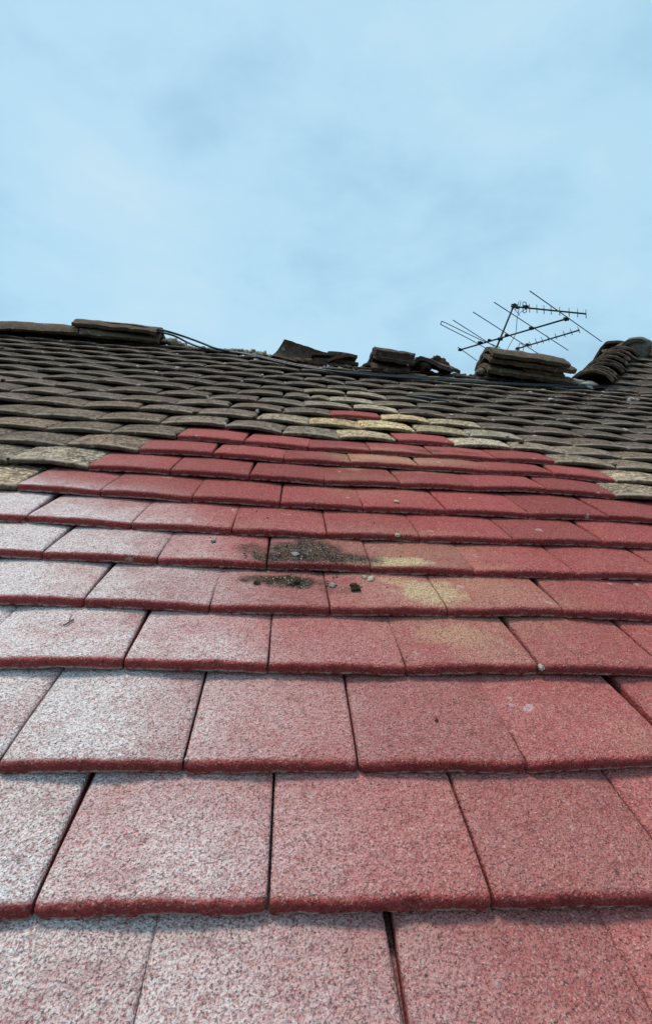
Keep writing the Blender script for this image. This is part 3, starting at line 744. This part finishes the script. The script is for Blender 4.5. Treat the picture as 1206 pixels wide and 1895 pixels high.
# stack right of the gap
ridge_obj('ridge_tile', 672, 670, 758, 680, vr_px(710) - .005, .12, R(50), MRIDGED, None, 'lowest dark ridge tile of the short stack right of the ridge gap', 'ridge tile', LOOSE, seed=21, vee=.3, broken=.05, jag0=.04, roll=R(6))
ridge_obj('ridge_tile', 684, 657, 764, 670, vr_px(715), .12, R(56), MRIDGED, None, 'middle dark ridge tile of the short stack right of the ridge gap', 'ridge tile', LOOSE, seed=22, vee=.3, broken=.06, jag0=.03, roll=R(-5))
ridge_obj('ridge_tile', 690, 642, 768, 656, vr_px(720) + .005, .12, R(52), MRIDGED, None, 'topmost ridge tile of the short stack right of the ridge gap, layered edge', 'ridge tile', LOOSE, seed=23, vee=.4, broken=.05, thick=.03)
A = at_v(777, 658, vr_px(780) - .05); B = at_v(812, 668, vr_px(780) + .12)
V, F = ridge_piece(A, B, .13, R(60), seed=31, vee=.85, thick=.018, broken=.03)
o = tmesh('ridge_tile', V, F, A, MRIDGED, 'dark peaked ridge tile facing end on beside the short stack', 'ridge tile', LOOSE); autosmooth(o)
for k, (x, y, rx, rz, lb) in enumerate(((806, 668, .030, .024, 'upper lump of dark broken mortar right of the peaked ridge tile'), (818, 677, .036, .028, 'middle lump of dark broken mortar on the ridge right of the peaked tile'),
                                    (829, 683, .026, .017, 'lowest lump of dark broken mortar at the right end of the heap'))):
    p = at_v(x, y, vr_px(x) + .01); V, F = lump(p, rx, .03, rz, 50 + k, 3, .6, 1.5); tmesh('mortar_lump', V, F, p, MRIDGED, lb, 'mortar', 'mortar lumps on the ridge')
p = at_v(778, 675, vr_px(778)); V, F = lump(p, .085, .04, .032, 57, 3, .5, 1.3); tmesh('mortar_lump', V, F, p, MRIDGED, 'dark rubble packed between the short stack and the peaked tile', 'mortar', 'mortar lumps on the ridge')
# big pair on the right
vq = vr_px(965) + .01
ridge_obj('ridge_tile', 889, 673, 1046, 699, vq, .13, R(62), MRIDGE, None, 'lowest ridge tile of the big stack in front of the aerial', 'ridge tile', LOOSE, seed=41, v2=vq - .02, vee=.25, thick=.02)
ridge_obj('ridge_tile', 894, 656, 1046, 677, vq, .125, R(60), MRIDGE, None, 'middle ridge tile of the big stack in front of the aerial', 'ridge tile', LOOSE, seed=42, v2=vq - .02, vee=.25, thick=.02)
ridge_obj('ridge_tile', 897, 643.5, 1037, 664, vq - .005, .128, R(62), MRIDGE, None, 'topmost ridge tile of the big stack before the aerial, chipped at its right end', 'ridge tile', LOOSE, seed=43, v2=vq - .02, vee=.25, thick=.02, broken=.03)
p = at_v(1006, 690, vq - .085); q_ = at_v(1035, 694, vq - .085); L = []
for k in range(9):
    f = k / 8; c = at_v(976 + 58 * f, 686 + 8 * f, vq - .075); L.append(lump(c, .022, .03, .016 - .004 * abs(f - .4), 80 + k, 2, .35, 1.4))
V, F = join(L); tmesh('mortar_bed', V, F, L[0][0][0], MYMORT, 'strip of ochre mortar squeezed between the stacked ridge tiles on the right', 'mortar')
rubble([(884, 690), (893, 686), (905, 697)], .018, 23, 7, MMORT, vo=-.03)

# ------------------------------------------------------------------ hip on the right
HA, HBp = at_n(1085, 706, .03), at_bent(1150, 640)
HBp = at_v(1146, 650, HB1.y)
nh = 14; Xh = (HBp - HA).normalized()
Nh = (UPR * .8 + Vector((0, 0, .3)) + Vector((-.25, -.1, 0))).normalized()
Zh = (Nh - Xh * Nh.dot(Xh)).normalized(); Yh = Zh.cross(Xh)
hip_off = Vector((0, 0, 0))
def hip_tile(k, big=1.0):
    f = k / nh; rs = random.Random(900 + k); c = HA.lerp(HBp, f); L = .15 * big
    V, F = [], []; na = 12; th = R(62); Rr = .122 * (0.92 + .14 * rs.random()); ang = rs.gauss(0, .07); c = c + Zh * rs.gauss(0, .004) + Yh * rs.gauss(0, .006)
    Xk = (Xh * math.cos(R(13)) + Zh * math.sin(R(13)) * -1).normalized(); Zk = (Zh - Xk * Zh.dot(Xk)).normalized(); Yk = Zk.cross(Xk)
    Xk2 = Xk * math.cos(ang) + Yk * math.sin(ang); Yk = Zk.cross(Xk2); Xk = Xk2
    for i in range(5):
        x = (0, .004, .03, .09, L)[i]
        for side in (0, 1):
            for j in range(na + 1):
                q = -th + 2 * th * j / na
                if side: q = -q
                r_ = Rr * (1 - .18 * x / L) - (.014 if side else 0) - (.003 if i == 0 and not side else 0)
                n3 = noise.noise(Vector((q * 4 + k * 5, x * 20, side))) 
                n5 = noise.noise(Vector((q * 9 + k * 3, x * 50, side))); V.append(c + Xk * (x + (.010 * n3 + .008 * n5) * (i < 2)) + Yk * (r_ * math.sin(q)) + Zk * (r_ * math.cos(q) - Rr * .62 + .004 * n3 + .004 * n5 + rs.uniform(-.0005, .0005)))
    n2 = 2 * (na + 1)
    for i in range(4):
        for j in range(n2):
            j2 = (j + 1) % n2; F.append((i * n2 + j, (i + 1) * n2 + j, (i + 1) * n2 + j2, i * n2 + j2))
    for i in (0, 4):
        for j in range(na):
            a, b, c_, d = i * n2 + j, i * n2 + j + 1, i * n2 + n2 - 2 - j, i * n2 + n2 - 1 - j; F.append((a, b, c_, d) if i == 0 else (a, d, c_, b))
    return V, F, c
for k in range(nh):
    V, F, c = hip_tile(k); o = tmesh('hip_tile', V, F, c, MRIDGED if k % 3 else MRIDGE, parent=roof); o.location = c; autosmooth(o)
# mortar at the foot of the hip
L = [lump(at_v(1048, 706, HA.y - .02), .05, .05, .02, 61, 3, .4), lump(at_v(1064, 709, HA.y - .03), .05, .05, .018, 62, 3, .4), lump(at_v(1085, 712, HA.y - .04), .06, .05, .014, 63, 3, .4)]
V, F = join(L); tmesh('foot_mortar', V, F, (0, 0, 0), MLEAD, parent=roof)
# half round ridge end cap and the ridge running off to the right
vt = HB1.y + .05
A = at_v(1176, 626, vt - .10); B = at_v(1145, 634, vt + .25)
V, F = ridge_piece(A, B, .088, R(100), thick=.02, seed=71); o = tmesh('ridge_tile', V, F, A, MRIDGE, parent=roof); o.location = A; autosmooth(o)
# mortar plug closing the end of the half round
c = at_v(1177, 646, vt - .085); V, F = lump(c, .076, .025, .070, 72 * 0 + 1, 3, .12); o = tmesh('end_plug', V, F, c, MLEAD, parent=roof); o.location = c
ridge_obj('ridge_tile', 1196, 650, 1330, 668, vt + .02, .10, R(70), MRIDGE, roof, seed=73)
ridge_obj('ridge_tile', 1328, 667, 1480, 686, vt + .02, .10, R(70), MRIDGE, roof, seed=74)
L = [lump(at_v(1186 + 6 * k, 656 + .7 * k, vt - .06), .03, .03, .014, 75 + k, 2, .4) for k in range(8)]
V, F = join(L); tmesh('bedding_mortar', V, F, (0, 0, 0), MLEAD, parent=roof)
# loose tile lodged on the hip
hv = HA.y + .75
ridge_obj('ridge_tile', 1119, 633, 1162, 641, hv, .13, R(64), MRIDGED, None, 'dark ridge tile lodged against the top of the hip at the far right', 'ridge tile', LOOSE, seed=81, roll=R(-14), vee=.5, v2=hv + .1)
p = at_v(1157, 637, hv + .15); V, F = lump(p, .028, .03, .022, 83, 3, .5); tmesh('mortar_lump', V, F, p, MRIDGED, 'small dark lump beside the round ridge end at the far right', 'mortar', 'mortar lumps on the ridge')

# ------------------------------------------------------------------ cables
def cable(pts, r, label):
    P = [p if isinstance(p, Vector) else (at_v(p[0], p[1], p[2]) if len(p) == 3 else at_n(p[0], p[1], .018)) for p in pts]
    V, F = tube(spline(P, 5), r, 8); return tmesh('cable', V, F, P[0], MCABLE, label, 'cable', 'black cables along the ridge')
v1 = vr_px(200) - .03; v2_ = vr_px(300) - .07
cable([(140, 602, v1 + .08), (185, 596, v1), (220, 598.5, v1), (255, 601.5, v1 - .01), (285, 608, v2_), (310, 613, v2_), (345, 624, v2_ + .01), (375, 635, v2_ - .05), (400, 645, v2_ - .12), (430, 651), (465, 656), (500, 664), (540, 673), (585, 682), (630, 689), (690, 695), (750, 699), (820, 704), (880, 708), (960, 712), (1050, 716), (1130, 717), (1230, 718), (1420, 728)], .0052,
      'upper black cable sagging off the left ridge tile and running along under the broken ridge')
cable([(140, 603, v1 + .08), (185, 597, v1 - .01), (225, 599, v1 - .01), (262, 603.5, v1 - .02), (292, 613, v2_ - .01), (322, 621, v2_ - .01), (348, 634, v2_ - .02), (372, 643, v2_ - .12), (400, 650), (440, 653), (480, 661), (520, 671), (560, 679), (610, 686.5), (665, 690), (730, 695.5), (800, 699.5), (870, 705), (950, 709.5), (1020, 712), (1068, 714), (1080, 709.5), (1096, 708), (1140, 710.5), (1230, 713), (1420, 722)], .0048,
      'lower black cable off the left ridge tile, looped at the foot of the hip')

# ------------------------------------------------------------------ aerials
H = 2.4
def el(parent, name, P, r, mat=None, seg=6):
    V, F = tube([p for p in P], r, seg); o = tmesh(name, V, F, parent['_o'], mat or MALU, parent=parent['obj']); o.location = Vector(parent['_c']); return o
def aerial(origin, label):
    t = thing('tv_aerial', origin, label, 'aerial'); return {'obj': t, '_o': origin, '_c': (0, 0, 0)}
def elm(par, name, P, r, mat=None, seg=6):
    V, F = tube(P, r, seg); me = mesh(name, [Vector(v) - par['_o'] for v in V], F); o = link(name, me, mat or MALU, par['obj']); return o
def clamp(par, c, s_=.022):
    s_ *= .85
    V, F = lump(c, s_, s_, s_ * 1.2, int(c.x * 50) % 17, 1, .25); V2, F2 = boxvf(c + Vector((0, 0, 0)), Vector((s_ * 1.1, 0, 0)), Vector((0, s_ * .8, 0)), Vector((0, 0, s_ * .7)))
    V, F = join([(V, F), (V2, F2)]); me = mesh('clamp', [Vector(v) - par['_o'] for v in V], F, False); return link('clamp', me, MPLAST, par['obj'])
cl = at_h(925, 627, H); dcl = depth_of(cl)
mt_top = at_d(951, 563, dcl - .12); mdir = (cl - mt_top)
foot = cl + mdir.normalized() * 2.9
ant = aerial(foot, 'tall rusty-dark TV aerial on a leaning mast, long-armed array below a small yagi')
ant['obj']['label'] = 'tall TV aerial on a leaning mast, wide long-armed array below a small yagi'
elm(ant, 'mast', [mt_top, cl, foot], .011, MSTEEL, 10)
A, B = at_h(848, 648, H), at_h(1050, 589, H)
elm(ant, 'boom', [A, B], .0098, MSTEEL, 8)
def bp(f): return A.lerp(B, f)
bx = lambda x: (x - 848) / 202.0
for (x1, y1, x2, y2) in ((980, 538, 1113, 632), (914, 559, 1051, 648), (875, 577, 1000, 657), (838, 592, 938, 656)):
    elm(ant, 'element', [at_h(x1, y1, H), at_h(x2, y2, H)], .0048)
a, b, c, d = at_h(818, 596, H), at_h(817, 602, H), at_h(905, 660, H), at_h(905, 636, H)
elm(ant, 'folded_dipole', spline([at_h(925, 643, H), at_h(886, 627, H), at_h(824, 597, H), at_h(817, 595.5, H), at_h(815.5, 599, H), at_h(820, 602.5, H), at_h(868, 627, H), at_h(900, 645, H)], 4), .0048)
elm(ant, 'element', [at_h(847, 642, H), at_h(882, 667, H)], .0048)
for (x, y, s_) in ((1047, 590, .026), (983, 607, .024), (937, 620, .020), (905, 629, .018), (888, 634, .026), (925, 627, .026), (851, 647, .022)):
    clamp(ant, at_h(x, y, H), s_)
# small yagi at the mast head
dy = depth_of(mt_top); dy2 = dy + .1
Y0, Y1 = at_d(946, 566.5, dy - .02), at_d(1084, 580.5, dy2)
elm(ant, 'yagi_boom', [Y0, Y1], .009, MSTEEL, 8)
for X in (533, 573, 612, 651, 698, 750, 797, 843):
    x = 800 + X / 2.97; f = (x - 946) / 138; y = 566.5 + 14 * f; dd = dy + (dy2 - dy) * f
    elm(ant, 'yagi_element', [at_d(x - .3, y - 8, dd), at_d(x + .3, y + 8, dd)], .0045)
elm(ant, 'yagi_dipole', spline([at_d(x, y, dy) for x, y in ((967, 559), (973, 559.5), (973.5, 577), (967.5, 577), (967, 559.2))], 2), .005)
elm(ant, 'yagi_element', [at_d(963.5, 556, dy), at_d(958.5, 578, dy)], .0045)
elm(ant, 'yagi_element', [at_d(960, 556, dy), at_d(957, 570, dy)], .004)
clamp(ant, at_d(972.5, 567.5, dy), .028); clamp(ant, at_d(951, 565.5, dy), .03); clamp(ant, at_d(957, 569, dy), .018)
elm(ant, 'lead', spline([at_d(x, y, dcl) for x, y in ((972, 572), (962, 578), (957, 586), (955.5, 600), (953.5, 618), (945, 634), (938, 647), (930, 668))], 4), .0035, MCABLE)
elm(ant, 'lead', spline([at_d(x, y, dcl) for x, y in ((952, 568), (955, 576), (962, 584), (950, 570), )], 4), .003, MCABLE)
# second aerial
d2 = dcl + .35
p0, p1 = at_d(953, 646, d2), at_d(1072, 610.5, d2 - .25); ft = at_d(957, 646, d2) - UPR * 3.0
an2 = aerial(ft, 'x'); an2['obj']['label'] = 'small low yagi TV aerial showing just above the stacked ridge tiles'
elm(an2, 'mast', [at_d(957, 642, d2), ft], .012, MSTEEL, 8)
elm(an2, 'boom', [p0, p1], .009, MSTEEL, 8)
for X, Yc in ((537, 347), (570, 332), (603, 324), (634, 314), (678, 303), (723, 290), (762, 279), (803, 268)):
    x, y = 800 + X / 2.97, 520 + Yc / 2.97; dd = d2 - .25 * (x - 953) / 119
    elm(an2, 'element', [at_d(x - 2.2, y - 5.8, dd), at_d(x + 2.2, y + 5.8, dd)], .0045)
elm(an2, 'dipole', spline([at_d(x, y, d2) for x, y in ((960, 636), (967, 637), (967.5, 650), (960.5, 650), (960, 636.2))], 2), .0045)
clamp(an2, at_d(975.5, 638, d2 - .04), .024); clamp(an2, at_d(957, 645, d2), .02)

# ------------------------------------------------------------------ small things lying on the tiles
_dg = bpy.context.evaluated_depsgraph_get(); _dg.update()
def on_tile(x, y):
    """3D point where the sight line through a pixel meets the tiles"""
    o_ = M @ CAMP; d_ = (RM.to_3x3() @ ray(x, y)).normalized()
    hit, loc, nrm, idx, ob, mtx = scene.ray_cast(_dg, o_, d_)
    if hit: return M.inverted() @ loc
    return at_n(x, y, .01)
def onlump(name, x, y, sx, sy, sz, seed, mat, label, cat, group=None, rough=.4):
    p = on_tile(x, y); dep = depth_of(p); k = dep / FPX
    c = p + Vector((0, 0, sz * k * .30)); V, F = lump(c, sx * k / 2, sy * k / 2, sz * k / 2, seed, 3, rough, 1.5); return tmesh(name, V, F, p, mat, label, cat, group)
onlump('stone_chip', 546, 1027, 15, 13, 6, 1, MSTONE, 'flat grey stone chip lying on the dark soil stain', 'stone', rough=.25)
onlump('stone_chip', 614, 1085, 13, 12, 7, 2, MSTONE, 'grey stone chip at the joint left of the moss ball', 'stone', rough=.3)
onlump('stone_chip', 686, 1073, 18, 12, 7, 3, MBEIGE, 'beige stone chip lying on the dusty ochre patch', 'stone', rough=.35)
onlump('stone_chip', 674, 1070, 8, 8, 6, 4, MBEIGE, 'tiny beige stone chip just left of the bigger beige one', 'stone', rough=.35)
onlump('moss_ball', 656, 1091, 18, 16, 17, 5, MMOSS, 'dark brown moss ball sitting alone on a red tile', 'moss', rough=.6)
onlump('moss_clump', 475, 1079, 14, 10, 7, 6, MMOSS, 'small dark brown crumb at the left end of the lower soil stain', 'moss', rough=.5)
onlump('moss_clump', 545, 1079, 26, 12, 8, 7, MMOSS, 'dark mossy clump in the lower soil stain', 'moss', rough=.6)
onlump('moss_clump', 683, 1002, 9, 8, 8, 8, MMOSS, 'small greenish crumb on the tile edge above the stains', 'moss', rough=.5)
onlump('moss_clump', 807, 1334, 6, 8, 5, 9, MMOSS, 'tiny dark green crumb on the nearest row of red tiles', 'moss', rough=.5)
onlump('moss_clump', 652, 757, 11, 8, 10, 10, MMOSS, 'green moss tuft in a joint above the lone red tile', 'moss', rough=.6)
onlump('moss_clump', 963, 821, 18, 8, 9, 11, MMOSS, 'green moss clump under a weathered tile on the right', 'moss', rough=.6)
onlump('mortar_crumb', 999, 1238, 11, 12, 11, 12, MPALE, 'pale mortar crumb stuck in the joint of the second row of red tiles', 'mortar', rough=.4)
onlump('stone_chip', 733, 930, 9, 8, 6, 13, MBEIGE, 'beige stone chip on the middle red tile', 'stone', rough=.4)
onlump('stone_chip', 735, 992, 9, 8, 6, 14, MBEIGE, 'pale brown chip near the front edge of a middle red tile', 'stone', rough=.4)
onlump('mortar_crumb', 476, 764, 8, 6, 9, 15, MPALE, 'pale mortar crumb at the joint of two grey tiles left of the lone red tile', 'mortar', rough=.4)
onlump('stone_chip', 395, 1003, 9, 8, 7, 16, MSTONE, 'small grey chip on the pale tile left of the soil stain', 'stone', rough=.3)
onlump('mortar_crumb', 345, 1407, 7, 8, 7, 19, MPALE, 'tiny grey crumb in the joint at the front of the pale tiles', 'mortar', rough=.3)
# twig
P = [on_tile(x, y) + Vector((0, 0, .0022)) for x, y in ((118, 1160), (124, 1157), (130, 1153), (137, 1149))]
V, F = tube(spline(P, 3), .0011, 6); P2 = [P[2], on_tile(131, 1150) + Vector((0, 0, .006)), on_tile(134, 1144) + Vector((0, 0, .004))]
V2, F2 = tube(P2, .0006, 5); V, F = join([(V, F), (V2, F2)])
tmesh('twig', V, F, P[0], MTWIG, 'short thin twig lying on the whitest tile', 'twig')
# feathers / droppings flakes on the right
for k, (x, y, w) in enumerate(((1112, 774, 22), (1172, 740, 16), (1163, 742, 9))):
    lb = ('thin white flake on the dark tiles at the right', 'larger whitish flake of the pair under the cable at the far right', 'smaller whitish flake of the pair under the cable at the far right')[k]
    onlump('white_flake', x, y, w, 7, 5, 30 + k, MPALE, lb, 'flake', rough=.7)
# slipped slate piece
A = on_tile(750, 734) + Vector((0, -.004, .006)); B = on_tile(830, 746) + Vector((0, -.004, .006))
V, F = slab(A, B, .09, .005, R(-22), 91, camber=.004); o = tmesh('slate_piece', V, F, A, MSLATE, 'blue grey slate slip pushed in among the brown tiles below the cables', 'slate'); autosmooth(o)

# scattered crumbs: joints of the old tiles, and grit around the stains
q = random.Random(77); L1, L2 = [], []
for t in tiles:
    if t['red'] or t['row'] >= 100 or t['row'] < 5: continue
    dens = .5
    if q.random() < dens:
        mt = tile_matrix(t); s_ = q.uniform(.003, .0095)
        p = mt @ Vector((TW / 2 + .001, q.uniform(.002, .03), TT * q.uniform(.5, 1)))
        (L1 if q.random() < .6 else L2).append(lump(p, s_ * 1.3, s_, s_ * .8, q.random() * 90, 1, .5))
    if t['row'] > 9 and project(Vector((t['u'], t['v'], 0)))[0] > 850 and q.random() < .35:
        mt = tile_matrix(t); s_ = q.uniform(.004, .010); p = mt @ Vector((q.uniform(-.08, .08), q.uniform(.004, .07), TT + .004)); L2.append(lump(p, s_ * 1.8, s_, s_ * .35, q.random() * 90, 1, .8))
V, F = join(L1); o = tmesh('moss_crumbs', V, F, (0, 0, 0), MMOSS, 'dark moss crumbs lodged in the joints of the old brown tiles', 'moss'); o['kind'] = 'stuff'
V, F = join(L2); o = tmesh('lichen_flakes', V, F, (0, 0, 0), MPALE, 'pale lichen and mortar flakes scattered over the old brown tiles', 'lichen'); o['kind'] = 'stuff'
L1, L2 = [], []
for (cx, cy, sx, sy, n_) in ((565, 1022, 34, 9, 55), (520, 1034, 40, 9, 22), (640, 1036, 32, 7, 22), (525, 1070, 34, 5, 60), (545, 1077, 16, 5, 40), (640, 1085, 60, 12, 30), (440, 1020, 60, 14, 18), (600, 1000, 180, 60, 20), (460, 960, 60, 10, 8), (380, 1000, 30, 8, 10)):
    for k in range(n_):
        x, y = q.gauss(cx, sx * .6), q.gauss(cy, sy * .7); p = on_tile(x, y); s_ = q.uniform(.0005, .0016)
        (L1 if q.random() < .78 else L2).append(lump(p + Vector((0, 0, s_ * .4)), s_ * 1.2, s_, s_ * .8, q.random() * 90, 1, .5))
V, F = join(L1); o = tmesh('soil_crumbs', V, F, (0, 0, 0), MMOSS, 'dark soil crumbs strewn over the stains on the red tiles', 'soil'); o['kind'] = 'stuff'
V, F = join(L2); o = tmesh('grit', V, F, (0, 0, 0), MBEIGE, 'pale grit grains strewn over the stains on the red tiles', 'grit'); o['kind'] = 'stuff'
